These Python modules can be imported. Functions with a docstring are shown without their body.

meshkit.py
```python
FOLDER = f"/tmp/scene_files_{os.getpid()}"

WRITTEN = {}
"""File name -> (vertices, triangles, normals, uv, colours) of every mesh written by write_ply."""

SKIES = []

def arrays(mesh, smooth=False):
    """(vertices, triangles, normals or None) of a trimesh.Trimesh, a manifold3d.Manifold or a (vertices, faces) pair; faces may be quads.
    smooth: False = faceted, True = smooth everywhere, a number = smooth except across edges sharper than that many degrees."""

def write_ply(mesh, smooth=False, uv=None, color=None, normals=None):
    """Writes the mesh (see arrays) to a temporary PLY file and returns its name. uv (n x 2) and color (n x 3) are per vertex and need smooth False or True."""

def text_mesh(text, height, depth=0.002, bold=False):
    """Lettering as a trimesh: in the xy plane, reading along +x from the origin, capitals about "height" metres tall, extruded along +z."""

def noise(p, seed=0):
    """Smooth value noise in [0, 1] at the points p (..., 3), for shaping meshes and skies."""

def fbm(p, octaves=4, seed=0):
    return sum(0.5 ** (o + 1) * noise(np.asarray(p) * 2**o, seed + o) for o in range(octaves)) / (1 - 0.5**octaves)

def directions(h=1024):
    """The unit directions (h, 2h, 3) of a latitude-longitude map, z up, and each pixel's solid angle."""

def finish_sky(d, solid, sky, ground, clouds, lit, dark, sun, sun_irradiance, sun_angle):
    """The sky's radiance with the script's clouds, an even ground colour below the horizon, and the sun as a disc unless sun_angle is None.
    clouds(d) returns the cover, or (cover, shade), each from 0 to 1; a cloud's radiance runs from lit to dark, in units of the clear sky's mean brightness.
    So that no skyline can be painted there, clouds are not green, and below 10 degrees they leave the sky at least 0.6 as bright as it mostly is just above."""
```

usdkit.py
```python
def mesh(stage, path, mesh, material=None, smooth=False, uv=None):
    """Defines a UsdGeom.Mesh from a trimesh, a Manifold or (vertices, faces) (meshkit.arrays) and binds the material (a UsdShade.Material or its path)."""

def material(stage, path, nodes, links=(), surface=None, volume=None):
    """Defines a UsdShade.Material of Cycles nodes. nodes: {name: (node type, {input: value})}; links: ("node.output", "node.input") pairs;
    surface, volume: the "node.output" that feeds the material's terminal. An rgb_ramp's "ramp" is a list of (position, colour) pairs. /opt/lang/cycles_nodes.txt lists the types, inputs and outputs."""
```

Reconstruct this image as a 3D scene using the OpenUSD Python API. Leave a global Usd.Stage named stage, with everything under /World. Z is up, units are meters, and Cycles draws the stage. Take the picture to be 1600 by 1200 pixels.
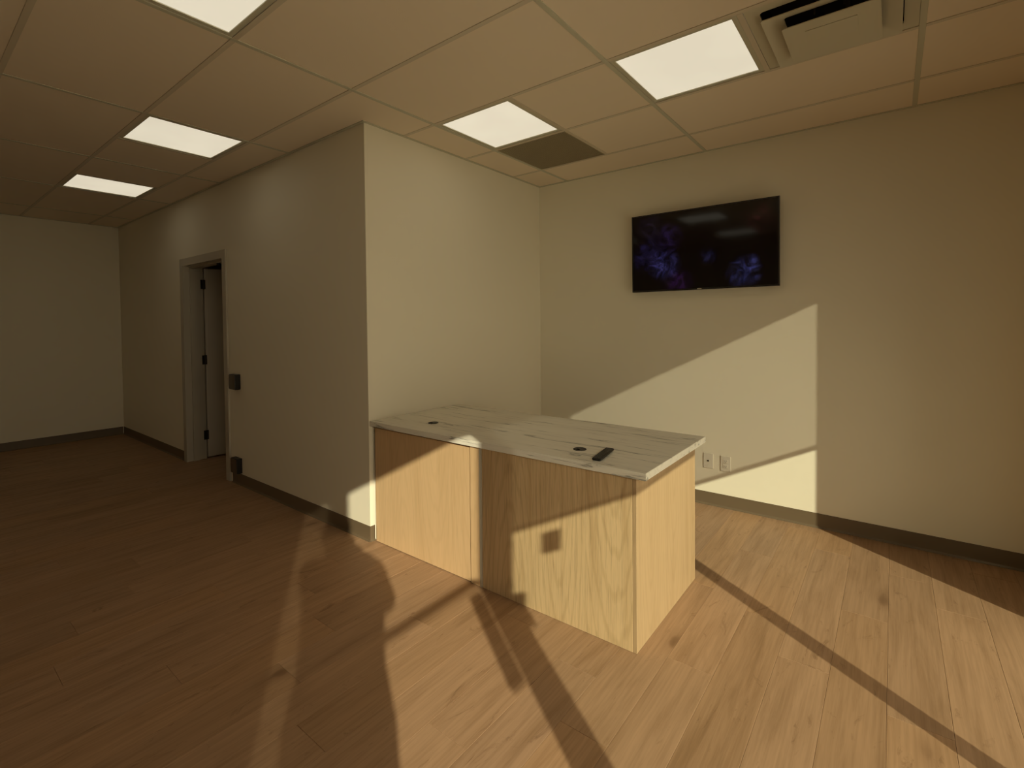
import math, random
import numpy as np, trimesh, manifold3d, usdkit, meshkit
from shapely.geometry import Polygon, box as sbox
from shapely.ops import unary_union
from pxr import Usd, UsdGeom, UsdLux, UsdShade, Gf, Sdf

stage = Usd.Stage.CreateInMemory()
UsdGeom.SetStageUpAxis(stage, 'Z'); UsdGeom.SetStageMetersPerUnit(stage, 1.0)
UsdGeom.Xform.Define(stage, '/World')
random.seed(7); rng = np.random.default_rng(7)

# ------------------------------------------------------------------ camera, sky, sun, exposure
YAW, PITCH, ROLL = .6619, -.0238, -.0093
CAM = np.array([2.347, -1.608, 1.4075]); FPX, PY0 = 764.79, 522.67
def basis():
    cy, sy, cp, sp, cr, sr = math.cos(YAW), math.sin(YAW), math.cos(PITCH), math.sin(PITCH), math.cos(ROLL), math.sin(ROLL)
    f = np.array([-sy*cp, cy*cp, sp]); r = np.array([cy, sy, 0.]); u = np.cross(r, f)
    return r*cr + u*sr, u*cr - r*sr, f
RGT, UPV, FWD = basis()
cam = UsdGeom.Camera.Define(stage, '/World/camera')
cam.CreateHorizontalApertureAttr(36.0); cam.CreateVerticalApertureAttr(27.0)
cam.CreateFocalLengthAttr(36.0*FPX/1600)
cam.CreateVerticalApertureOffsetAttr(-(600-PY0)/1600*36.0)
cam.CreateClippingRangeAttr(Gf.Vec2f(0.03, 500))
M4 = Gf.Matrix4d(*RGT, 0, *UPV, 0, *(-FWD), 0, *CAM, 1)
cam.AddTransformOp().Set(M4)
cam.CreateExposureAttr(0.0)

SUN_DIR = np.array([-1, .66, -.505]); SUN_DIR /= np.linalg.norm(SUN_DIR)
SUN_COL, SUN_I = (1.0, .93, .67), 1.15
SKY_COL, SKY_I = (1.0, .86, .64), .65
PANEL_COL, PANEL_I = (1.0, .90, .69), .74

sun = UsdLux.DistantLight.Define(stage, '/World/sun')
sun.CreateAngleAttr(.6); sun.CreateIntensityAttr(SUN_I/(math.pi*math.radians(.3)**2)); sun.CreateColorAttr(Gf.Vec3f(*SUN_COL))
zb = -SUN_DIR; xb = np.cross([0, 0, 1], zb); xb /= np.linalg.norm(xb); yb = np.cross(zb, xb)
sun.AddTransformOp().Set(Gf.Matrix4d(*xb, 0, *yb, 0, *zb, 0, 0, 0, 0, 1))
dome = UsdLux.DomeLight.Define(stage, '/World/sky')
dome.CreateIntensityAttr(SKY_I); dome.CreateColorAttr(Gf.Vec3f(*SKY_COL))

# ------------------------------------------------------------------ helpers
used = {}
def numbered(parent, name):
    k = (parent, name); n = used.get(k, 0); used[k] = n + 1
    return name if n == 0 else f'{name}_{n:03d}'
def ppath(parent): return '/World' if parent is None else str(parent.GetPath())
def tag(o, label=None, cat=None, group=None, kind=None):
    for k, v in (('label', label), ('category', cat), ('group', group), ('kind', kind)):
        if v: o.SetCustomDataByKey(k, v)
    return o
def obj(name, m, mat, parent=None, smooth=False, label=None, kind=None):
    p = ppath(parent); n = numbered(p, name)
    g = usdkit.mesh(stage, f'{p}/{n}', m, mat, smooth=smooth).GetPrim()
    return tag(g, label, kind=kind)
def thing(name, label, cat, loc=(0, 0, 0), rotz=0, group=None, kind=None):
    x = UsdGeom.Xform.Define(stage, '/World/' + numbered('/World', name))
    x.AddTranslateOp().Set(Gf.Vec3d(*map(float, loc)))
    if rotz: x.AddRotateZOp().Set(math.degrees(rotz))
    return tag(x.GetPrim(), label, cat, group, kind)
def copy_of(src, name, label, cat, loc, rotz=0, group=None):
    t = thing(name, label, cat, loc, rotz, group)
    t.GetReferences().AddInternalReference(src.GetPath()); t.SetInstanceable(True)
    return t
def cat(*ms):
    return trimesh.util.concatenate([m for m in ms])
def box(x0, y0, z0, x1, y1, z1):
    m = trimesh.creation.box([x1-x0, y1-y0, z1-z0]); m.apply_translation([(x0+x1)/2, (y0+y1)/2, (z0+z1)/2]); return m
def cbox(x0, y0, z0, x1, y1, z1, c=.002):
    pts = []
    for i in (0, 1):
        for j in (0, 1):
            for k in (0, 1):
                p = np.array([(x0, x1)[i], (y0, y1)[j], (z0, z1)[k]]); s = np.array([1-2*i, 1-2*j, 1-2*k])*c
                for ax in range(3):
                    q = p + s; q[ax] = p[ax]; pts.append(q)
    return trimesh.convex.convex_hull(np.array(pts))
def rbox(x0, y0, z0, x1, y1, z1, r, seg=12):
    sp = [manifold3d.Manifold.sphere(r, seg).translate([a, b, c]) for a in (x0+r, x1-r) for b in (y0+r, y1-r) for c in (z0+r, z1-r)]
    return to_tm(manifold3d.Manifold.batch_hull(sp))
def to_tm(m):
    q = m.to_mesh(); return trimesh.Trimesh(np.array(q.vert_properties[:, :3]), np.array(q.tri_verts), process=False)
def cyl(r, h, c, axis='z', seg=24):
    m = trimesh.creation.cylinder(radius=r, height=h, sections=seg)
    if axis == 'x': m.apply_transform(trimesh.transformations.rotation_matrix(math.pi/2, [0, 1, 0]))
    if axis == 'y': m.apply_transform(trimesh.transformations.rotation_matrix(math.pi/2, [1, 0, 0]))
    m.apply_translation(c); return m
def extrude(poly, z0, z1):
    m = trimesh.creation.extrude_polygon(poly, z1-z0, engine='earcut'); m.apply_translation([0, 0, z0]); return m
def bar(p, q, r, seg=12):
    p, q = np.asarray(p, float), np.asarray(q, float)
    return trimesh.creation.cylinder(radius=r, segment=[p, q], sections=seg)
def bevel_plank(poly, z0, z1, c, down=False):
    """A flat piece whose visible face (top, or bottom when down) has a small chamfer."""
    xs0, ys0, xs1, ys1 = poly.bounds
    if abs(poly.area - (xs1-xs0)*(ys1-ys0)) < 1e-7:
        a = np.array([[xs0, ys0], [xs1, ys0], [xs1, ys1], [xs0, ys1]]); b = np.array([[xs0+c, ys0+c], [xs1-c, ys0+c], [xs1-c, ys1-c], [xs0+c, ys1-c]])
        zz = (z1, z0+c, z0) if down else (z0, z1-c, z1)
        v = np.vstack([np.c_[a, np.full(4, zz[0])], np.c_[a, np.full(4, zz[1])], np.c_[b, np.full(4, zz[2])]])
        f = []
        for l in (0, 4):
            for i in range(4):
                j = (i+1) % 4; f += [[l+i, l+j, l+4+j], [l+i, l+4+j, l+4+i]]
        f += [[8, 9, 10], [8, 10, 11], [0, 2, 1], [0, 3, 2]]
        f = np.array(f)
        return trimesh.Trimesh(v, f[:, ::-1] if down else f, process=False)
    return extrude(poly, z0, z1)
def rects(poly):
    return [g for g in getattr(poly, 'geoms', [poly]) if g.geom_type == 'Polygon' and g.area > 2e-4]

# ------------------------------------------------------------------ materials
LK = '/World/Looks/'
def mat(name, nodes, links, surface='p.BSDF'): return usdkit.material(stage, LK + name, nodes, links, surface=surface)
def plain(name, col, rough=.5, metal=0, spec=.5, bump=None):
    nodes = {'p': ('principled_bsdf', {'base_color': col, 'roughness': rough, 'metallic': metal, 'specular_ior_level': spec})}
    links = []
    sc, st = bump or (300, .02)
    nodes['g'] = ('geometry', {}); nodes['n'] = ('noise_texture', {'scale': sc, 'detail': 3}); nodes['b'] = ('bump', {'strength': st, 'distance': .002})
    links = [('g.position', 'n.vector'), ('n.fac', 'b.height'), ('b.normal', 'p.normal')]
    return mat(name, nodes, links)
wall_mat = plain('wall_paint', (.85, .785, .625), .62, spec=.3, bump=(140, .12))
tile_mat = plain('ceiling_tile', (.84, .72, .56), .9, spec=.1, bump=(220, .25))
cross_mat = plain('ceiling_cross_tee', (.66, .575, .44), .6, spec=.2)
tee_mat = plain('ceiling_tee', (.58, .55, .42), .5, spec=.3)
base_mat = plain('vinyl_base', (.150, .108, .064), .45)
frame_mat = plain('door_frame_paint', (.52, .47, .375), .42)
leaf_mat = plain('door_leaf_paint', (.66, .60, .49), .45)
black_mat = plain('black_plastic', (.012, .010, .008), .42)
darkmetal_mat = plain('dark_hinge_metal', (.035, .027, .018), .4, .6)
plate_mat = plain('plate_metal', (.16, .135, .105), .35, .7)
cover_mat = plain('cover_plate_plastic', (.76, .70, .58), .35)
slot_mat = plain('outlet_slot', (.05, .04, .03), .6)
alu_mat = plain('dark_aluminium', (.09, .085, .08), .4, .8)
steel_mat = plain('brushed_steel', (.5, .5, .5), .32, 1)
rubber_mat = plain('rubber_button', (.06, .055, .05), .6)
edge_mat = plain('grey_edge_band', (.42, .36, .27), .4)
void_mat = plain('duct_dark', (.03, .024, .015), .9)
grille_mat = plain('grille_paint', (.30, .25, .15), .6)
diffuser_mat = plain('air_diffuser_paint', (.60, .55, .41), .5)
ground_mat = plain('snowy_ground', (.86, .85, .80), .9, bump=(40, .4))
deck_mat = plain('roof_deck', (.3, .3, .3), .9)
silver_mat = plain('silver_trim', (.45, .42, .38), .35, .8)
skin_mat = plain('skin', (.55, .36, .26), .5); hair_mat = plain('hair_brown', (.05, .03, .02), .6)
coat_mat = plain('jacket_cloth', (.05, .055, .07), .9, bump=(500, .3)); trouser_mat = plain('trouser_cloth', (.06, .07, .1), .9, bump=(500, .3))
shoe_mat = plain('shoe_leather', (.03, .025, .02), .45); eye_mat = plain('eye_white', (.8, .78, .75), .3)

def pane_mat(name, t, tint=(1, 1, 1)):
    c = tuple(math.sqrt(t*k) for k in tint)
    return mat(name, {'t': ('transparent_bsdf', {'color': c}), 'g': ('glossy_bsdf', {'color': (1, 1, 1), 'roughness': 0.0}), 'f': ('fresnel', {'IOR': 1.2}), 'm': ('mix_closure', {})},
               [('f.fac', 'm.fac'), ('t.BSDF', 'm.closure1'), ('g.BSDF', 'm.closure2')], 'm.closure')
clear_glass = pane_mat('clear_glass', 1.0)
lowe_glass = pane_mat('green_tint_glass', .88, (.96, 1.0, .98))
film_glass = pane_mat('dark_film_glass', .09)
film2_glass = pane_mat('light_film_glass', .26)
side_glass = pane_mat('smoked_glass', .16)

def panel_mat():
    nodes = {'g': ('geometry', {}), 'n': ('noise_texture', {'scale': 3.5, 'detail': 1}), 'r': ('rgb_ramp', {'ramp': [(.3, tuple(.93*c for c in PANEL_COL)), (.7, PANEL_COL)]}),
             'p': ('principled_bsdf', {'base_color': (.25, .24, .21), 'roughness': .5, 'emission_strength': PANEL_I})}
    return mat('light_panel', nodes, [('g.position', 'n.vector'), ('n.fac', 'r.fac'), ('r.color', 'p.emission_color')])
light_mat = panel_mat()

def floor_mat(k):
    r = random.Random(k*31+5)
    f = 1 + (r.random()-.5)*.16; w = (r.random()-.5)*.02
    base = np.array([.41*f, (.252+w*.5)*f, (.141+w)*f])
    dark, knot = base*np.array([.80, .77, .72]), base*np.array([.50, .45, .40])
    off = (r.random()*40, r.random()*40, k*7.3)
    nodes = {'g': ('geometry', {}), 'o': ('object_info', {}), 'oc': ('combine_xyz', {}), 'om': ('math', {'math_type': 'multiply', 'value2': 61.0}), 'va': ('vector_math', {'math_type': 'add'}),
             'mp': ('mapping', {'location': off, 'scale': (16, 1.5, 1)}),
             'n1': ('noise_texture', {'scale': 1.0, 'detail': 6, 'roughness': .62, 'distortion': .9}),
             'mp2': ('mapping', {'location': off, 'scale': (95, 3.2, 1)}), 'n2': ('noise_texture', {'scale': 1.0, 'detail': 4, 'roughness': .6, 'distortion': .3}),
             'mp3': ('mapping', {'location': off, 'scale': (10, 3.2, 1)}), 'n3': ('noise_texture', {'scale': 1.0, 'detail': 5, 'roughness': .7, 'distortion': 2.2}),
             'r1': ('rgb_ramp', {'ramp': [(.30, tuple(dark)), (.52, tuple(base)), (.72, tuple(base*1.08))]}),
             'r2': ('rgb_ramp', {'ramp': [(.35, (.86, .85, .83)), (.6, (1, 1, 1))]}),
             'r3': ('rgb_ramp', {'ramp': [(.0, (1, 1, 1)), (.64, (0, 0, 0)), (.70, (.55, .55, .55)), (.78, (1, 1, 1))]}),
             'kf': ('rgb_ramp', {'ramp': [(.0, (0, 0, 0)), (.60, (0, 0, 0)), (.73, (.8, .8, .8)), (1, (1, 1, 1))]}), 'bw': ('rgb_to_bw', {}), 'mpk': ('mapping', {'location': off, 'scale': (3.2, 1.25, 0.0)}), 'nk': ('noise_texture', {'scale': 6.0, 'detail': 3}), 'nks': ('vector_math', {'math_type': 'scale', 'scale': .10}), 'nka': ('vector_math', {'math_type': 'add'}), 'vk': ('voronoi_texture', {'scale': 1.0, 'randomness': 1.0}), 'rk': ('rgb_ramp', {'ramp': [(0, (1, 1, 1)), (.045, (.85, .85, .85)), (.085, (.3, .3, .3)), (.18, (0, 0, 0)), (1, (0, 0, 0))]}), 'sk': ('separate_color', {}), 'gt': ('math', {'math_type': 'less_than', 'value2': .8}), 'bk': ('rgb_to_bw', {}), 'gm': ('math', {'math_type': 'multiply'}), 'mx': ('math', {'math_type': 'maximum'}),
             'mu': ('mix_color', {'blend_type': 'multiply', 'fac': 1.0}), 'mk': ('mix_color', {'blend_type': 'mix', 'b': tuple(knot)}),
             'b': ('bump', {'strength': .10, 'distance': .001}),
             'p': ('principled_bsdf', {'roughness': .5, 'specular_ior_level': .35})}
    nodes.pop('r3')
    links = [('o.random', 'om.value1'), ('om.value', 'oc.y'), ('om.value', 'oc.x'), ('g.position', 'va.vector1'), ('oc.vector', 'va.vector2'),
             ('va.vector', 'mp.vector'), ('va.vector', 'mp2.vector'), ('va.vector', 'mp3.vector'), ('mp.vector', 'n1.vector'), ('mp2.vector', 'n2.vector'), ('mp3.vector', 'n3.vector'),
             ('n1.fac', 'r1.fac'), ('n2.fac', 'r2.fac'), ('r1.color', 'mu.a'), ('r2.color', 'mu.b'), ('n3.fac', 'kf.fac'), ('kf.color', 'bw.color'), ('va.vector', 'mpk.vector'), ('mpk.vector', 'nk.vector'), ('nk.color', 'nks.vector1'), ('mpk.vector', 'nka.vector1'), ('nks.vector', 'nka.vector2'), ('nka.vector', 'vk.vector'), ('vk.distance', 'rk.fac'), ('rk.color', 'bk.color'), ('vk.color', 'sk.color'), ('sk.r', 'gt.value1'), ('gt.value', 'gm.value1'), ('bk.val', 'gm.value2'), ('gm.value', 'mx.value1'), ('bw.val', 'mx.value2'), ('mx.value', 'mk.fac'),
             ('mu.result', 'mk.a'), ('mk.result', 'p.base_color'), ('n2.fac', 'b.height'), ('b.normal', 'p.normal')]
    return mat(f'oak_plank_{k}', nodes, links)
FLOORS = [floor_mat(k) for k in range(8)]

def laminate(name, base, contrast, seed):
    base = np.array(base); off = (seed*3.1, seed*5.7, seed*1.9); c = contrast
    d = 1 - (1 - np.array([.84, .80, .74]))*(.35+.65*c)
    nodes = {'g': ('geometry', {}), 'mp': ('mapping', {'location': off, 'scale': (15, 15, .7)}), 'n1': ('noise_texture', {'scale': 1, 'detail': 6, 'roughness': .66, 'distortion': .5}),
             'mp2': ('mapping', {'location': off, 'scale': (260, 260, 7)}), 'n2': ('noise_texture', {'scale': 1, 'detail': 3, 'roughness': .6}),
             's': ('separate_xyz', {}), 'h': ('math', {'math_type': 'add'}), 'hs': ('math', {'math_type': 'multiply_add', 'value2': 1/.29, 'value3': .31+seed*.13}), 'fl': ('math', {'math_type': 'floor'}), 'fr': ('math', {'math_type': 'fraction'}),
             'wn': ('white_noise_texture', {'dimensions': '1D'}), 'z0': ('math', {'math_type': 'multiply_add', 'value2': -1.6, 'value3': .3}), 'zz': ('math', {'math_type': 'add'}), 'zs': ('math', {'math_type': 'multiply', 'value2': .45}),
             'xc': ('math', {'math_type': 'subtract', 'value2': .5}), 'cv': ('combine_xyz', {}), 'w': ('wave_texture', {'wave_type': 'rings', 'rings_direction': 'z', 'scale': 3.6, 'distortion': 2.6, 'detail': 4, 'detail_scale': 2.6}),
             'r1': ('rgb_ramp', {'ramp': [(.30, tuple(base*d)), (.5, tuple(base)), (.70, tuple(base*1.04))]}),
             'r2': ('rgb_ramp', {'ramp': [(.32, (1-.20*c,)*3), (.5, (1, 1, 1))]}),
             'r3': ('rgb_ramp', {'ramp': [(0, (1-.11*c, 1-.12*c, 1-.15*c)), (.30, (1, 1, 1)), (1, (1, 1, 1))]}),
             'm1': ('mix_color', {'blend_type': 'multiply', 'fac': 1.0}), 'm2': ('mix_color', {'blend_type': 'multiply', 'fac': 1.0}),
             'p': ('principled_bsdf', {'roughness': .5, 'specular_ior_level': .3})}
    links = [('g.position', 'mp.vector'), ('g.position', 'mp2.vector'), ('mp.vector', 'n1.vector'), ('mp2.vector', 'n2.vector'), ('g.position', 's.vector'),
             ('s.x', 'h.value1'), ('s.y', 'h.value2'), ('h.value', 'hs.value1'), ('hs.value', 'fl.value1'), ('hs.value', 'fr.value1'), ('fl.value', 'wn.w'), ('wn.value', 'z0.value1'), ('s.z', 'zz.value1'), ('z0.value', 'zz.value2'), ('zz.value', 'zs.value1'),
             ('fr.value', 'xc.value1'), ('xc.value', 'cv.x'), ('zs.value', 'cv.y'), ('cv.vector', 'w.vector'),
             ('n1.fac', 'r1.fac'), ('n2.fac', 'r2.fac'), ('w.fac', 'r3.fac'), ('r1.color', 'm1.a'), ('r2.color', 'm1.b'), ('m1.result', 'm2.a'), ('r3.color', 'm2.b'), ('m2.result', 'p.base_color')]
    return mat(name, nodes, links)
wood_door = laminate('oak_laminate_plain', (.66, .45, .245), .35, 1)
wood_front = laminate('oak_laminate_figured', (.61, .435, .24), 1.0, 2)
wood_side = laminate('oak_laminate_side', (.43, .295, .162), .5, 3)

def marble():
    nodes = {'g': ('geometry', {}), 'mp': ('mapping', {'scale': (2.6, 24, 24), 'location': (3.3, 1.7, 4.1)}), 'n1': ('noise_texture', {'scale': 1, 'detail': 7, 'roughness': .62, 'distortion': .7}),
             'mp2': ('mapping', {'scale': (1.3, 5, 5)}), 'n2': ('noise_texture', {'scale': 1, 'detail': 3}),
             'r1': ('rgb_ramp', {'ramp': [(.0, (.80, .76, .66)), (.30, (.82, .78, .68)), (.355, (.34, .325, .275)), (.405, (.80, .76, .66)), (.50, (.88, .84, .73)), (1, (.90, .86, .75))]}),
             'r2': ('rgb_ramp', {'ramp': [(.35, (.96, .96, .95)), (.6, (1, 1, 1))]}),
             'm': ('mix_color', {'blend_type': 'multiply', 'fac': 1.0}), 'p': ('principled_bsdf', {'roughness': .38, 'specular_ior_level': .4})}
    return mat('marble_laminate', nodes, [('g.position', 'mp.vector'), ('g.position', 'mp2.vector'), ('mp.vector', 'n1.vector'), ('mp2.vector', 'n2.vector'), ('n1.fac', 'r1.fac'), ('n2.fac', 'r2.fac'),
                                          ('r1.color', 'm.a'), ('r2.color', 'm.b'), ('m.result', 'p.base_color')])
marble_mat = marble()

# ------------------------------------------------------------------ the room
H = 2.688
AX, BY, CY = -.3141, 2.251, .2971          # inner wall plane x, back wall plane y, left wall plane y
XE, XW, YF = -5.6, 3.05, -5.0              # end wall, window wall, front wall
WT = .155                                   # partition thickness
DX0, DX1, DH = -3.41, -2.42, 2.04           # door opening in the left wall
room = Polygon([(XE, YF), (XW, YF), (XW, BY), (AX, BY), (AX, CY), (XE, CY)])
hall = sbox(-5.0, CY+WT, -1.4, 2.4)
thresh = sbox(DX0+.03, CY-.001, DX1-.03, CY+WT+.001)

def struct(name, m, material, parent=None, smooth=False):
    o = obj(name, m, material, parent, smooth)
    if parent is None: tag(o, kind='structure')
    return o
def sx(name, label=None):
    return tag(UsdGeom.Xform.Define(stage, '/World/' + numbered('/World', name)).GetPrim(), label, kind='structure')

# floor of oak planks laid towards the back wall
floor = sx('floor', 'light oak vinyl plank floor with fine joints and scattered knots')
obj('subfloor', box(XE-.3, YF-.3, -.08, XW+.3, BY+.5, -.0062), plain('subfloor_grey', (.12, .08, .05), .9), floor)
area = unary_union([room, hall, thresh])
PW, PL = .182, 1.22
row = 0; x = XE - .07
while x < XW:
    y = YF - ((row*.437 + (row % 3)*.11) % 1.0)*PL
    while y < 2.45:
        for g in rects(sbox(x+.0003, y+.0003, x+PW-.0003, y+PL-.0003).intersection(area)):
            obj('plank', bevel_plank(g, -.006, 0, .0008), FLOORS[rng.integers(8)], floor)
        y += PL
    x += PW; row += 1

# walls
def poly_wall(pts): return extrude(Polygon(pts), 0, H+.25)
struct('wall_back', box(AX-WT, BY, 0, XW+.2, BY+.15, H+.25), wall_mat)
struct('wall_inner', box(AX-WT, CY+.001, 0, AX, BY-.0003, H+.25), wall_mat)
lw = to_tm(manifold3d.Manifold(manifold3d.Mesh(*(lambda m: (np.asarray(m.vertices, np.float32), np.asarray(m.faces, np.uint32)))(box(XE, CY, 0, AX-.001, CY+WT, H+.25)))) -
           manifold3d.Manifold.cube([DX1-DX0, WT+.2, DH+.1]).translate([DX0, CY-.1, -.1]))
struct('wall_left', lw, wall_mat)
struct('wall_end', box(XE-.15, YF-.15, 0, XE, CY+WT, H+.25), wall_mat)
struct('wall_front', box(XE-.15, YF-.15, 0, XW+.2, YF, H+.25), wall_mat)
# the hall beyond the open door
struct('wall_hall', cat(box(-5.15, 2.4, 0, -1.25, 2.55, H), box(-5.15, CY+WT, 0, -5.0, 2.4, H), box(-1.4, CY+WT, 0, -1.25, 2.4, H)), wall_mat)
struct('ceiling_hall', box(-5.15, CY+WT, H, AX-WT, BY+.3, H+.02), tile_mat)

# baseboards (vinyl cove base with a curved foot)
def base_run(p, q, n):
    """From p to q along the wall foot, standing out along n."""
    prof = [(0, 0), (.012, 0), (.0095, .004), (.0045, .012), (.0035, .02), (.0035, .096), (.002, .0985), (0, .0985)]
    p, q, n = np.array(p, float), np.array(q, float), np.array(n, float); v = []
    for e in (p, q):
        for a, z in prof: v.append([e[0]+n[0]*(a+.0004), e[1]+n[1]*(a+.0004), z+.0005])
    k = len(prof); f = []
    for i in range(k):
        j = (i+1) % k; f += [[i, j, k+j], [i, k+j, k+i]]
    for i in range(1, k-1): f += [[0, i, i+1], [k, k+i+1, k+i]]
    m = trimesh.Trimesh(np.array(v), np.array(f), process=False); trimesh.repair.fix_normals(m); return m
struct('baseboard_back', base_run((AX+.002, BY), (XW-.005, BY), (0, -1)), base_mat)
struct('baseboard_left', cat(base_run((DX1+.085, CY), (AX+.004, CY), (0, -1)), base_run((XE+.005, CY), (DX0-.085, CY), (0, -1))), base_mat)
struct('baseboard_inner', base_run((AX, CY-.004), (AX, .330), (1, 0)), base_mat)
struct('baseboard_end', base_run((XE, YF+.01), (XE, CY-.012), (1, 0)), base_mat)
struct('baseboard_right', cat(base_run((XW, 1.54), (XW, BY-.015), (-1, 0)), base_run((XW, YF+.01), (XW, -2.50), (-1, 0))), base_mat)

# window wall (storefront) on the right: solid parts
YW = lambda u: u - .66*XW      # shadow line -> place on the window plane
ZW = lambda v: v + .505*XW
HEAD = ZW(.548)
y_s0, y_s1 = YW(-.45), YW(-.235)     # smoked side light
y_d0, y_d1 = YW(-.08), YW(.715)      # door glass
y_p0, y_p1 = YW(.86), YW(2.156)      # window_1
y_q0, y_q1 = YW(2.247), YW(3.531)    # window_2
D0, D1 = XW, XW+.018                 # frame depth
y_w0 = y_s0 - .11
struct('wall_right', cat(box(XW, YF, 0, XW+.15, y_w0, H+.25), box(XW, y_q1, 0, XW+.15, BY, H+.25), box(XW, y_w0, HEAD+.09, XW+.15, y_q1, H+.25)), wall_mat)

# ceiling
ceil = sx('ceiling', 'suspended ceiling of lay-in tiles in a tee grid')
obj('deck', box(XE-.15, YF-.15, H+.25, XW+.2, BY+.15, H+.35), deck_mat, ceil)
G, G2 = 1.2192, .6096
lights = {(0, 1): 'square light panel set in the ceiling next to the dark grille',
          (2, 1): 'square ceiling light panel beside the air diffuser on the right',
          (0, -2): 'light panel in the ceiling above the left foreground, nearest of those seen',
          (-6, -1): 'ceiling light panel beyond the door, nearest the end wall',
          (-3, -1): 'ceiling light panel close to the left wall, between its corner and the door'}
more = [(2, -2), (2, -5), (0, -5), (-6, -4), (-6, -7), (-3, -4), (2, -8)]
special = set(lights) | set(more) | {(0, 2), (3, 1)}
in_room = room.buffer(-.0025, join_style=2)
def tee_poly(g, c, z0, z1): return extrude(g, z0, z1)
tilepos = []
for i in range(-5, 4):
    for j in range(-9, 4):
        x0, y0 = i*G, j*G2
        a, b = (2*i, j) in special, (2*i+1, j) in special
        cells = [] if a and b else [(x0+G2, x0+G)] if a else [(x0, x0+G2)] if b else [(x0, x0+G)]
        if (2*i, j) == (0, 2): cells = [(x0+G2, x0+G)]
        for c0, c1 in cells:
            for g in rects(sbox(c0+.002, y0+.002, c1-.002, y0+G2-.002).intersection(in_room)):
                obj('ceiling_tile', bevel_plank(g, H+.0032, H+.02, .0015, True), tile_mat, ceil)
        if a or b:
            g = sbox(x0+G2-.012, y0+.012, x0+G2+.012, y0+G2-.012).intersection(in_room)
            for q in rects(g): obj('cross_tee', bevel_plank(q, H, H+.003, .0006, True), cross_mat, ceil)
for i in range(-4, 3):
    q = sbox(i*G-.012, YF, i*G+.012, BY).intersection(in_room)
    for g in rects(q): obj('main_tee', bevel_plank(g, H-.0002, H+.003, .0006, True), tee_mat, ceil)
for j in range(-8, 4):
    for i in range(-5, 4):
        q = sbox(i*G+.0122, j*G2-.012, (i+1)*G-.0122, j*G2+.012).intersection(in_room)
        for g in rects(q): obj('cross_tee', bevel_plank(g, H, H+.003, .0006, True), cross_mat, ceil)
ring = unary_union([room]).difference(room.buffer(-.022, join_style=2))
obj('wall_angle', extrude(room.buffer(-.0004, join_style=2).difference(room.buffer(-.022, join_style=2)), H-.0012, H+.0028), tee_mat, ceil)

# ------------------------------------------------------------------ ceiling fixtures
def make_light(label, loc):
    t = thing('ceiling_light', label, 'ceiling light', loc, group=None)
    s, w = .292, .022
    fr = Polygon([(-s, -s), (s, -s), (s, s), (-s, s)]).difference(sbox(-s+w, -s+w, s-w, s-w))
    obj('frame', extrude(fr, .0034, .03), tee_mat, t)
    obj('diffuser', box(-s+w, -s+w, .008, s-w, s-w, .016), light_mat, t)
    return t
first = None
for (i, j), lab in lights.items():
    loc = (i*G2+G2/2, j*G2+G2/2, H)
    if first is None: first = make_light(lab, loc)
    else: copy_of(first, 'ceiling_light', lab, 'ceiling light', loc)
for (i, j) in more:
    copy_of(first, 'ceiling_light', 'square ceiling light panel out of the picture, in the front part of the room', 'ceiling light', (i*G2+G2/2, j*G2+G2/2, H), group='ceiling lights in the front of the room')

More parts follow.
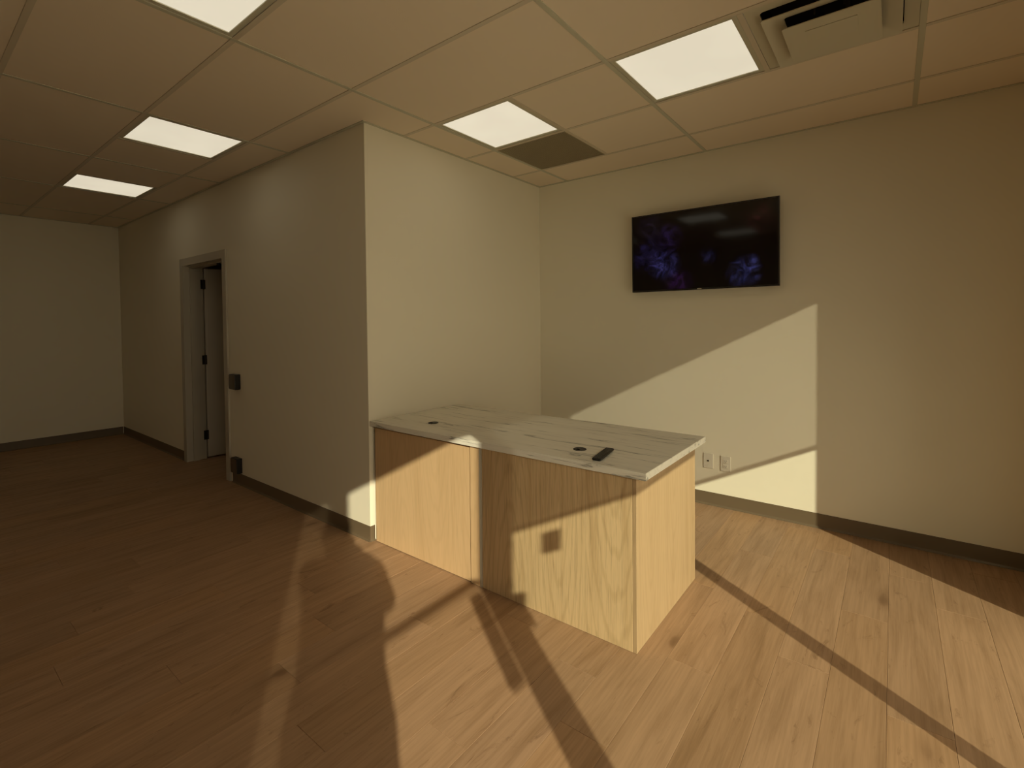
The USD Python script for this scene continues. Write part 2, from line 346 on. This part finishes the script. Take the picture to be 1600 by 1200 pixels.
gr = thing('return_air_grille', 'dark perforated square grille in the ceiling next to the light panel', 'air grille', (G2/2, 2*G2+G2/2, H))
s = .292
obj('frame', extrude(sbox(-s, -s, s, s).difference(sbox(-s+.012, -s+.012, s-.012, s-.012)), .0034, .02), grille_mat, gr)
bars = []
for k in range(-23, 24):
    bars.append(box(k*.012-.003, -s+.012, .0045, k*.012+.003, s-.012, .0075)); bars.append(box(-s+.012, k*.012-.003, .0047, s-.012, k*.012+.003, .0073))
obj('mesh_sheet', cat(*bars), grille_mat, gr, kind='stuff')
obj('backing', box(-s+.002, -s+.002, .012, s-.002, s-.002, .0195), void_mat, gr)

df = thing('air_diffuser', 'square louvred air diffuser in the ceiling right of the light panel', 'air diffuser', (3*G2+G2/2, G2+G2/2, H))
obj('frame', extrude(sbox(-s, -s, s, s).difference(sbox(-.24, -.24, .24, .24).buffer(-.02).buffer(.02)), .0034, .012), diffuser_mat, df)
obj('throat', cat(box(-.262, -.262, .012, -.245, .262, .14), box(.245, -.262, .012, .262, .262, .14), box(-.245, -.262, .012, .245, -.245, .14), box(-.245, .245, .012, .245, .262, .14), box(-.262, -.262, .14, .262, .262, .15)), void_mat, df)
def cone(h0, h1, z0, z1, t=.004):
    def sq(h, z, r):
        pts = np.array(sbox(-h, -h, h, h).buffer(-r, join_style=1).buffer(r, quad_segs=4).exterior.coords)[:-1]
        return np.c_[pts, np.full(len(pts), z)]
    L = [sq(h0, z0, .012), sq(h1, z1, .012), sq(h1, z1+t, .012), sq(h0, z0+t, .012)]
    n = len(L[0]); v = np.vstack(L); f = []
    for a in range(4):
        b = (a+1) % 4
        for i in range(n):
            j = (i+1) % n; f += [[a*n+i, a*n+j, b*n+j], [a*n+i, b*n+j, b*n+i]]
    m = trimesh.Trimesh(v, np.array(f), process=False); trimesh.repair.fix_normals(m); return m
obj('louvre', cone(.236, .160, -.032, -.010), diffuser_mat, df)
obj('louvre', cone(.168, .090, -.060, -.056), diffuser_mat, df)
obj('centre_plate', cat(box(-.091, -.091, -.0585, .091, .091, -.050)), diffuser_mat, df)
obj('strut', cat(*[box(sx_*.05-.003, -.15, -.03, sx_*.05+.003, .15, .14) for sx_ in (-1, 1)]), void_mat, df)

# ------------------------------------------------------------------ the open door in the left wall
dr = sx('door_1', 'painted door standing open in its steel frame')
c0, c1 = DX0, DX1
fd0, fd1 = CY-.016, CY+WT+.016       # frame stands proud of the wall on both sides
fr = cat(box(c0-.05, fd0, .0008, c0-.0005, CY-.0005, DH+.05), box(c1+.0005, fd0, .0008, c1+.052, CY-.0005, DH+.05), box(c0-.0005, fd0, DH, c1+.0005, CY-.0005, DH+.05))
obj('casing', fr, frame_mat, dr)
obj('jamb', cat(box(c0+.0005, fd0, .0008, c0+.024, fd1, DH-.024)), frame_mat, dr)
obj('jamb', cat(box(c1-.024, fd0, .0008, c1-.0005, fd1, DH-.024)), frame_mat, dr)
obj('head_jamb', box(c0+.0005, fd0, DH-.024, c1-.0005, fd1, DH-.0005), frame_mat, dr)
obj('stop', cat(box(c0+.024, CY+.045, .0008, c0+.040, CY+.105, DH-.04), box(c1-.040, CY+.045, .0008, c1-.024, CY+.105, DH-.04), box(c0+.024, CY+.045, DH-.04, c1-.024, CY+.105, DH-.024)), frame_mat, dr)
lx = c0 + .022
leaf = obj('leaf', cbox(lx-.045, fd1+.012, .012, lx, fd1+.93, DH-.03, .002), leaf_mat, dr)
for zc in (.252, 1.047, 1.841):
    h = obj('hinge', cat(box(lx+.0022, fd1-.024, zc-.048, lx+.0048, fd1+.001, zc+.048), cyl(.0075, .098, (lx+.004, fd1+.004, zc), seg=12), box(lx-.0002, fd1+.004, zc-.048, lx+.003, fd1+.022, zc+.048)), darkmetal_mat, dr)
obj('lever_handle', cat(cyl(.028, .012, (lx+.006, fd1+.86, 1.0), 'x'), cyl(.009, .05, (lx+.03, fd1+.86, 1.0), 'x', 12), bar((lx+.052, fd1+.865, 1.0), (lx+.052, fd1+.745, 1.0), .009)), steel_mat, dr)
obj('closer_body', cbox(lx+.0005, fd1+.30, DH-.10, lx+.045, fd1+.52, DH-.05, .004), darkmetal_mat, dr)
obj('closer_arm', cat(bar((lx+.025, fd1+.34, DH-.05), (-2.885, .484, DH-.047), .007), bar((-2.885, .484, DH-.047), (-2.715, .36, DH-.047), .011), cyl(.014, .016, (-2.715, .36, DH-.048))), black_mat, dr)

def push_plate(label, z, x0=-2.268, x1=-2.148):
    t = thing('push_plate_box', label, 'push plate', ((x0+x1)/2, CY, z))
    w = (x1-x0)/2
    obj('housing', rbox(-w, -.046, -.066, w, -.0005, .066, .004, 8), black_mat, t, 30)
    obj('plate', cbox(-w+.004, -.0505, -.062, w-.004, -.0462, .062, .0012), plate_mat, t)
    return t
push_plate('upper square black push plate box at hand height beside the open door', .913)
push_plate('lower square black push plate box near the floor beside the open door', .176)

# ------------------------------------------------------------------ television on the back wall
TILT = .017
tv = UsdGeom.Xform.Define(stage, '/World/' + numbered('/World', 'television'))
tv.AddTranslateOp().Set(Gf.Vec3d(1.194, 2.171, 1.952)); tv.AddRotateXOp().Set(-math.degrees(TILT) if False else math.degrees(TILT))
tv = tag(tv.GetPrim(), 'wide black flat television with a dim blue picture mounted on the back wall', 'television')
tw, th = .535, .3055
obj('body', cat(rbox(-tw+.002, .004, -th+.002, tw-.002, .03, th-.002, .004, 8), rbox(-tw*.6, .03, -th*.7, tw*.6, .05, th*.5, .008, 8)), black_mat, tv, 30)
bz = sbox(-tw, -th, tw, th).difference(sbox(-tw+.008, -th+.012, tw-.008, th-.008))
m = extrude(bz, 0, .012); m.apply_transform(trimesh.transformations.rotation_matrix(math.pi/2, [1, 0, 0])); m.apply_translation([0, .0062, 0])
obj('bezel', m, black_mat, tv)
m = extrude(sbox(-tw-.0015, -th-.0015, tw+.0015, th+.0015).difference(sbox(-tw+.0002, -th+.0002, tw-.0002, th-.0002)), 0, .02); m.apply_transform(trimesh.transformations.rotation_matrix(math.pi/2, [1, 0, 0])); m.apply_translation([0, .022, 0])
obj('trim', m, silver_mat, tv)
def screen():
    cx, cz = 1.194, 1.952
    nodes = {'g': ('geometry', {}), 'mp': ('mapping', {'scale': (9, 9, 9)}), 'n': ('noise_texture', {'scale': 1, 'detail': 7, 'roughness': .65, 'distortion': 1.4}),
             'p': ('principled_bsdf', {'base_color': (.004, .0025, .003), 'roughness': .07, 'emission_strength': 1.0})}
    links = [('g.position', 'mp.vector'), ('mp.vector', 'n.vector')]
    prev = None
    for k, (dx, dz, r, col) in enumerate([(-.40, -.02, .16, (.010, .008, .040)), (-.27, -.10, .15, (.020, .018, .075)), (-.24, .10, .14, (.009, .004, .026)), (.31, -.20, .14, (.018, .020, .075)), (.36, -.13, .07, (.02, .02, .07)),
                                          (-.16, -.25, .14, (.010, .002, .018)), (.06, -.06, .08, (.006, .006, .022)), (.42, .18, .14, (.012, .003, .003)), (-.38, .2, .14, (.006, .004, .010))]):
        nodes[f'd{k}'] = ('vector_math', {'math_type': 'distance', 'vector2': (cx+dx, 2.171, cz+dz)})
        nodes[f'm{k}'] = ('map_range', {'range_type': 'smoothstep', 'from_min': r, 'from_max': r*.15, 'to_min': 0.0, 'to_max': 1.0, 'clamp': True})
        nodes[f'x{k}'] = ('mix_color', {'blend_type': 'mix', 'a': (0, 0, 0), 'b': col})
        links += [('g.position', f'd{k}.vector1'), (f'd{k}.value', f'm{k}.value'), (f'm{k}.result', f'x{k}.fac')]
        if prev is None: prev = f'x{k}.result'
        else:
            nodes[f'a{k}'] = ('mix_color', {'blend_type': 'add', 'fac': 1.0}); links += [(prev, f'a{k}.a'), (f'x{k}.result', f'a{k}.b')]; prev = f'a{k}.result'
    nodes['r'] = ('rgb_ramp', {'ramp': [(.40, (.05, .05, .05)), (.52, (.4, .4, .4)), (.66, (1.5, 1.5, 1.5))]})
    nodes['z'] = ('mix_color', {'blend_type': 'multiply', 'fac': 1.0})
    links += [('n.fac', 'r.fac'), (prev, 'z.a'), ('r.color', 'z.b'), ('z.result', 'p.emission_color')]
    return mat('tv_screen', nodes, links)
obj('screen', box(-tw+.0078, -.0025, -th+.0118, tw-.0078, .0038, th-.0078), screen(), tv)
obj('maker_mark', cbox(-.016, -.0066, -th+.0035, .016, -.0058, -th+.0085, .0003), cover_mat, tv, label='small pale mark on the lower bezel')
obj('wall_mount', cat(box(-.2, .047, -.12, .2, .072, .12)), darkmetal_mat, tv)

# ------------------------------------------------------------------ wall plates on the back wall
def plate(name, label, x0, x1, zc):
    t = thing(name, label, 'wall plate' if 'jack' in name else 'outlet', ((x0+x1)/2, BY, zc))
    w = .036
    obj('cover', rbox(-w, -.0068, -.0575, w, -.0004, .0575, .0028, 8), cover_mat, t, 30)
    return t
t = plate('jack_plate', 'blank pale wall plate with one dark jack in its centre', 1.199, 1.275, .340)
obj('jack', cat(cyl(.0062, .006, (0, -.009, 0), 'y', 16)), slot_mat, t)
for s_ in (-1, 1): obj('screw', cyl(.003, .002, (0, -.0075, s_*.042), 'y', 10), cover_mat, t)
t = plate('duplex_outlet', 'pale duplex power outlet low on the back wall near the desk', 1.331, 1.394, .335)
for s_ in (-1, 1):
    r_ = obj('receptacle', rbox(-.0165, -.0098, s_*.0195-.014, .0165, -.006, s_*.0195+.014, .0018, 8), cover_mat, t, 30)
    obj('slot', cat(box(-.0075, -.0101, s_*.0195-.003, -.0055, -.0092, s_*.0195+.006), box(.0055, -.0101, s_*.0195-.003, .0075, -.0092, s_*.0195+.006), cyl(.0023, .001, (0, -.0098, s_*.0195-.0085), 'y', 10)), slot_mat, r_)
obj('screw', cyl(.003, .002, (0, -.0075, 0), 'y', 10), cover_mat, t)

# ------------------------------------------------------------------ reception desk
desk = thing('reception_desk', 'oak laminate reception desk with a pale marbled worktop against the inner wall', 'desk')
ZT, ZB = .782, .750
FY = .316
hole = [(.064, .506), (1.133, .485)]
top = sbox(AX+.0015, .302, 1.549, 1.114)
for hx, hy in hole: top = top.difference(Polygon([(hx+.028*math.cos(a), hy+.028*math.sin(a)) for a in np.linspace(0, 2*math.pi, 32, False)]))
def top_mesh():
    a = extrude(top, ZB+.002, ZT-.0015); b = extrude(top.buffer(-.0015, join_style=2), ZB, ZT); return cat(a, b)
obj('worktop', top_mesh(), marble_mat, desk)
obj('front_door', cbox(-.284, FY+.005, .004, .5475, FY+.021, ZB-.011, .0012), wood_door, desk)
obj('filler_strip', cbox(.552, FY, .001, .617, FY+.019, ZB-.0005, .001), wood_door, desk)
obj('edge_strip', cbox(.6178, FY-.002, .001, .636, FY+.02, ZB-.0005, .001), edge_mat, desk, label='narrow grey edge strip')
obj('front_panel', cbox(.6368, FY, .001, 1.483, FY+.019, ZB-.005, .001), wood_front, desk)
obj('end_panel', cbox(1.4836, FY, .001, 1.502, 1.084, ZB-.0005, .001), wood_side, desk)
obj('carcass', cat(box(-.284, FY+.022, .002, -.266, 1.02, ZB-.0006), box(.56, FY+.022, .002, .578, 1.02, ZB-.0006), box(.6, FY+.022, .002, .618, 1.02, ZB-.0006), box(-.266, FY+.024, .06, .56, 1.0, .078), box(-.266, FY+.0225, .002, 1.48, FY+.034, ZB-.0006)), plain('desk_inside', (.05, .035, .02), .8), desk)
for k, (hx, hy) in enumerate(hole):
    g = obj('grommet', trimesh.creation.revolve(np.array([(.0245, ZT-.02), (.0272, ZT-.02), (.0272, ZT+.0003), (.033, ZT+.0003), (.0325, ZT+.002), (.030, ZT+.003), (.0245, ZT+.0028), (.0245, ZT-.02)]), sections=40).apply_translation([hx, hy, 0]), black_mat, desk, 30)
    cap = Polygon([(hx+.0240*math.cos(a), hy+.0240*math.sin(a)) for a in np.linspace(0, 2*math.pi, 32, False)]).difference(sbox(hx-.008, hy-.03, hx+.008, hy-.006))
    obj('cap', extrude(cap, ZT-.002, ZT+.002), black_mat, g)

# remote control lying on the worktop
rc = np.array([1.282, .445]); ra = math.atan2(.185, -.027) - math.pi/2
rm = thing('remote_control', 'slim black remote control lying on the marbled worktop near its front corner', 'remote control', (rc[0], rc[1], ZT+.0004), ra)
sp = [manifold3d.Manifold.sphere(.006, 12).scale([1, 1, 1]).translate([sx_*w, y_, z_]) for y_, w, z_ in ((-.092, .0155, .0062), (-.03, .0165, .0075), (.045, .0165, .0095), (.092, .0155, .0105)) for sx_ in (-1, 1)]
sp += [manifold3d.Manifold.sphere(.004, 8).translate([sx_*.012, y_, .0042]) for y_ in (-.09, .09) for sx_ in (-1, 1)]
obj('body', to_tm(manifold3d.Manifold.batch_hull(sp)), black_mat, rm, 40)
for r_ in range(9):
    for c_ in range(3):
        if r_ in (3, 4) and c_ != 1: continue
        y_ = -.078 + r_*.0195; z_ = .0062 + (y_+.092)/.184*.0043 + .0058
        w_ = .0038 if r_ not in (3, 4) else .009
        obj('button', cbox((c_-1)*.0118-w_, y_-.0042, z_-.001, (c_-1)*.0118+w_, y_+.0042, z_+.0014, .0006), rubber_mat, rm)

# ------------------------------------------------------------------ storefront glazing on the right (out of the picture, casts the shadows)
def frame_box(y0, z0, y1, z1, d0=D0, d1=D1): return cbox(d0, y0, z0, d1, y1, z1, .002)
SILL = .10
gx0, gx1 = XW+.012, XW+.018
hd = struct('trim_1', cat(frame_box(y_w0+.001, HEAD, y_q1-.001, HEAD+.089), frame_box(y_w0+.001, .001, y_s0, HEAD)), alu_mat)
w1 = sx('window_1', 'storefront window beside the glass entrance door')
z_a = ZW(-.060)
obj('mullion', frame_box(y_p1+.0005, 0.001, y_q0-.0005, HEAD-.001), alu_mat, w1)
obj('sill', frame_box(y_p0, .001, y_p1, SILL), alu_mat, w1)
obj('rail', frame_box(y_p0, z_a-.010, y_p1, z_a+.010, XW+.008, XW+.022), alu_mat, w1)
obj('lower_pane', box(gx0, y_p0, SILL, gx1, y_p1, z_a-.010), lowe_glass, w1)
obj('upper_pane', box(gx0, y_p0, z_a+.010, gx1, y_p1, HEAD), film_glass, w1)
w2 = sx('window_2', 'storefront window next to the back wall')
z_b = ZW(-.427)
obj('sill', frame_box(y_q0, .001, y_q1, SILL), alu_mat, w2)
obj('rail', frame_box(y_q0, z_b-.016, y_q1, z_b+.016, XW+.008, XW+.022), alu_mat, w2)
obj('lower_pane', box(gx0, y_q0, SILL, gx1, y_q1, z_b-.016), lowe_glass, w2)
obj('upper_pane', box(gx0, y_q0, z_b+.016, gx1, y_q1, HEAD), film2_glass, w2)
d2 = sx('door_2', 'glass entrance door with a push bar')
ym0, ym1 = y_d1, y_p0
obj('jamb', frame_box(ym0+.07, .001, ym1-.0005, HEAD-.001), alu_mat, d2)
obj('jamb', frame_box(y_s1+.0005, .001, y_s1+.07, HEAD-.001), alu_mat, d2)
obj('lock_stile', frame_box(ym0, .02, ym0+.067, HEAD-.004, XW, XW+.02), alu_mat, d2)
obj('hinge_stile', frame_box(y_s1+.073, .02, y_d0, HEAD-.004, XW, XW+.02), alu_mat, d2)
obj('bottom_rail', frame_box(y_d0, .02, y_d1, .22, XW, XW+.02), alu_mat, d2)
obj('pane', box(gx0, y_d0, .22, gx1, y_d1, HEAD-.002), clear_glass, d2)
zpb = ZW(-.302)
pb = obj('push_bar', rbox(XW-.055, y_d0-.03, zpb-.016, XW-.025, ym0+.02, zpb+.016, .006, 8), steel_mat, d2, 30)
obj('bracket', cat(box(XW-.03, y_d0-.03, zpb-.014, XW-.001, y_d0-.003, zpb+.014)), steel_mat, pb)
obj('lock_case', rbox(XW-.03, ym0-.072, ZW(-.620), XW-.001, ym0-.002, ZW(-.335), .004, 8), alu_mat, d2, 30)
obj('strike_box', rbox(XW-.02, ym1+.001, ZW(-.530), XW-.001, ym1+.066, ZW(-.395), .004, 8), alu_mat, d2, 30)
w3 = sx('window_3', 'smoked side light left of the entrance door')
obj('pane', box(gx0, y_s0, .05, gx1, y_s1, HEAD), side_glass, w3)
obj('frame', cat(frame_box(y_s0, .001, y_s1, .05)), alu_mat, w3)
kp = thing('card_reader', 'small dark card reader fixed to the storefront glass beside the entrance door', 'card reader', (XW+.0115, YW(1.020), ZW(-.172)))
obj('case', rbox(-.016, -.034, -.050, -.0002, .034, .050, .004, 8), black_mat, kp, 30)
obj('status_light', cbox(-.0175, -.008, .025, -.0155, .008, .031, .0005), rubber_mat, kp)
struct('ground', box(XW+.16, -40, -.12, 60, 40, -.02), ground_mat)

# ------------------------------------------------------------------ the photographer behind the camera (seen by shadow only)
R2 = np.array([math.cos(YAW), math.sin(YAW)]); F2 = np.array([-math.sin(YAW), math.cos(YAW)])
OA, OB = .086, -.40
org = CAM[:2] + R2*OA + F2*OB
pers = UsdGeom.Xform.Define(stage, '/World/' + numbered('/World', 'person'))
pers.AddTranslateOp().Set(Gf.Vec3d(float(org[0]), float(org[1]), 0)); pers.AddRotateZOp().Set(math.degrees(YAW))
pers = tag(pers.GetPrim(), 'person in dark jacket and trousers standing at the entrance holding up a phone', 'person')
S = lambda p, r: manifold3d.Manifold.sphere(r, 20).translate([float(c) for c in p])
def limb(*pr):
    return manifold3d.Manifold.batch_boolean([manifold3d.Manifold.batch_hull([S(*pr[i]), S(*pr[i+1])]) for i in range(len(pr)-1)], manifold3d.OpType.Add)
def hull(*pr): return manifold3d.Manifold.batch_hull([S(*q) for q in pr])
def add(*ms): return manifold3d.Manifold.batch_boolean(list(ms), manifold3d.OpType.Add)
def smooth_mesh(m, l, it=8):
    t = to_tm(m.refine_to_length(l)); t.merge_vertices(); trimesh.smoothing.filter_taubin(t, iterations=it); return t
ph_a, ph_b, ph_z = -OA, -OB-.022, 1.36      # phone centre in body space
elR, elL = (.150, .20, 1.195), (-.205, .19, 1.18)
wrR, wrL = (ph_a+.122, ph_b-.055, 1.32), (ph_a-.085, ph_b-.055, 1.275)
shR, shL = (.172, .0, 1.40), (-.172, .0, 1.40)
def torso(g): return add(hull(((.10, 0, 1.38), .075+g), ((-.10, 0, 1.38), .075+g), ((.09, .02, 1.22), .095+g), ((-.09, .02, 1.22), .095+g)), hull(((.09, .02, 1.22), .09+g), ((-.09, .02, 1.22), .09+g), ((.075, .01, 1.05), .085+g), ((-.075, .01, 1.05), .085+g)),
                          hull(((.075, .01, 1.05), .085+g), ((-.075, .01, 1.05), .085+g), ((.085, 0, .92), .095+g), ((-.085, 0, .92), .095+g)))
def arm(sh, el, wr, g, e=0): return limb((sh, .058+g), (el, .043+g), (tuple(np.array(wr) + (np.array(el)-np.array(wr))*e), .028+g))
def leg(s_, g, e=0): return limb(((s_*.09, 0, .90), .088+g), ((s_*.095, .01, .50), .058+g), ((s_*.10, -.02, .10+e), .040+g))
def head():
    return add(limb(((.02, -.01, 1.42), .056), ((0, .015, 1.53), .052)), hull(((0, -.005, 1.63), .088), ((0, .035, 1.625), .078), ((0, .045, 1.545), .052), ((0, .068, 1.525), .030)),
               hull(((0, .118, 1.615), .008), ((0, .130, 1.585), .012)), hull(((.022, .105, 1.552), .008), ((-.022, .105, 1.552), .008)), hull(((.022, .102, 1.541), .008), ((-.022, .102, 1.541), .008)),
               hull(((.086, .0, 1.62), .012), ((.084, .0, 1.575), .009)), hull(((-.086, .0, 1.62), .012), ((-.084, .0, 1.575), .009)))
def hand(s_, wr):
    w = np.array(wr); px = ph_a + s_*.047
    pal = hull((wr, .024), ((px+s_*.012, ph_b-.018, 1.300), .013), ((px+s_*.012, ph_b-.018, 1.370), .012))
    fs = []
    for k, L in enumerate((.9, 1.0, .95, .78)):
        z0 = 1.366 - k*.021
        a = (px+s_*.014, ph_b-.012, z0); b = (px+s_*.013, ph_b+.008*L, z0+.004); c = (px-s_*.004, ph_b+.0135, z0+.005); d = (px-s_*.018*L, ph_b+.0145, z0+.003)
        fs.append(limb((a, .0095), (b, .0088), (c, .008), (d, .007)))
    th = limb(((px+s_*.010, ph_b-.030, 1.315), .012), ((px-s_*.004, ph_b-.032, 1.345), .0095), ((px-s_*.018, ph_b-.024, 1.372), .008))
    return add(pal, th, *fs)
body = add(torso(0), arm(shR, elR, wrR, 0), arm(shL, elL, wrL, 0), leg(1, 0), leg(-1, 0), head().translate([-.04, 0, 0]), hand(1, wrR), hand(-1, wrL),
           *[hull(((s_*.10, -.03, .05), .035), ((s_*.105, .11, .04), .028)) for s_ in (-1, 1)])
obj('body', smooth_mesh(body, .012, 4), skin_mat, pers, True)
obj('jacket', smooth_mesh(add(torso(.018), arm(shR, elR, wrR, .014, .03), arm(shL, elL, wrL, .014, .12), limb(((0, -.01, 1.43), .075), ((0, .0, 1.475), .066))), .02), coat_mat, pers, True)
obj('trousers', smooth_mesh(add(leg(1, .016), leg(-1, .016), hull(((.085, 0, .93), .108), ((-.085, 0, .93), .108), ((.085, 0, .86), .10), ((-.085, 0, .86), .10))), .02), trouser_mat, pers, True)
for s_ in (-1, 1): obj('shoe', smooth_mesh(hull(((s_*.10, -.045, .045), .043), ((s_*.10, -.04, .09), .05), ((s_*.108, .13, .036), .035), ((s_*.108, .06, .045), .044)), .012), shoe_mat, pers, True)
hairm = (hull(((0, -.02, 1.655), .096), ((0, .02, 1.668), .082)) + hull(((0, -.03, 1.60), .085), ((0, -.03, 1.65), .095))).translate([-.04, 0, 0])
obj('hair', smooth_mesh(hairm, .012), hair_mat, pers, True)
for s_ in (-1, 1): obj('eye', to_tm(S((s_*.031-.04, .102, 1.612), .0115)), eye_mat, pers, True)
ph = UsdGeom.Xform.Define(stage, '/World/' + numbered('/World', 'mobile_phone'))
pc = CAM - FWD*.022
ph.AddTranslateOp().Set(Gf.Vec3d(float(pc[0]), float(pc[1]), ph_z)); ph.AddRotateZOp().Set(math.degrees(YAW))
ph = tag(ph.GetPrim(), 'dark mobile phone held up in both hands by the person', 'phone')
obj('case', rbox(-.037, -.005, -.076, .037, .004, .076, .004, 10), black_mat, ph, 30)
obj('screen', box(-.033, -.0056, -.071, .033, -.0050, .071), plain('phone_glass', (.01, .01, .012), .1), ph)
obj('camera_bump', cbox(-.020, .004, .036, .012, .0065, .066, .001), black_mat, ph)
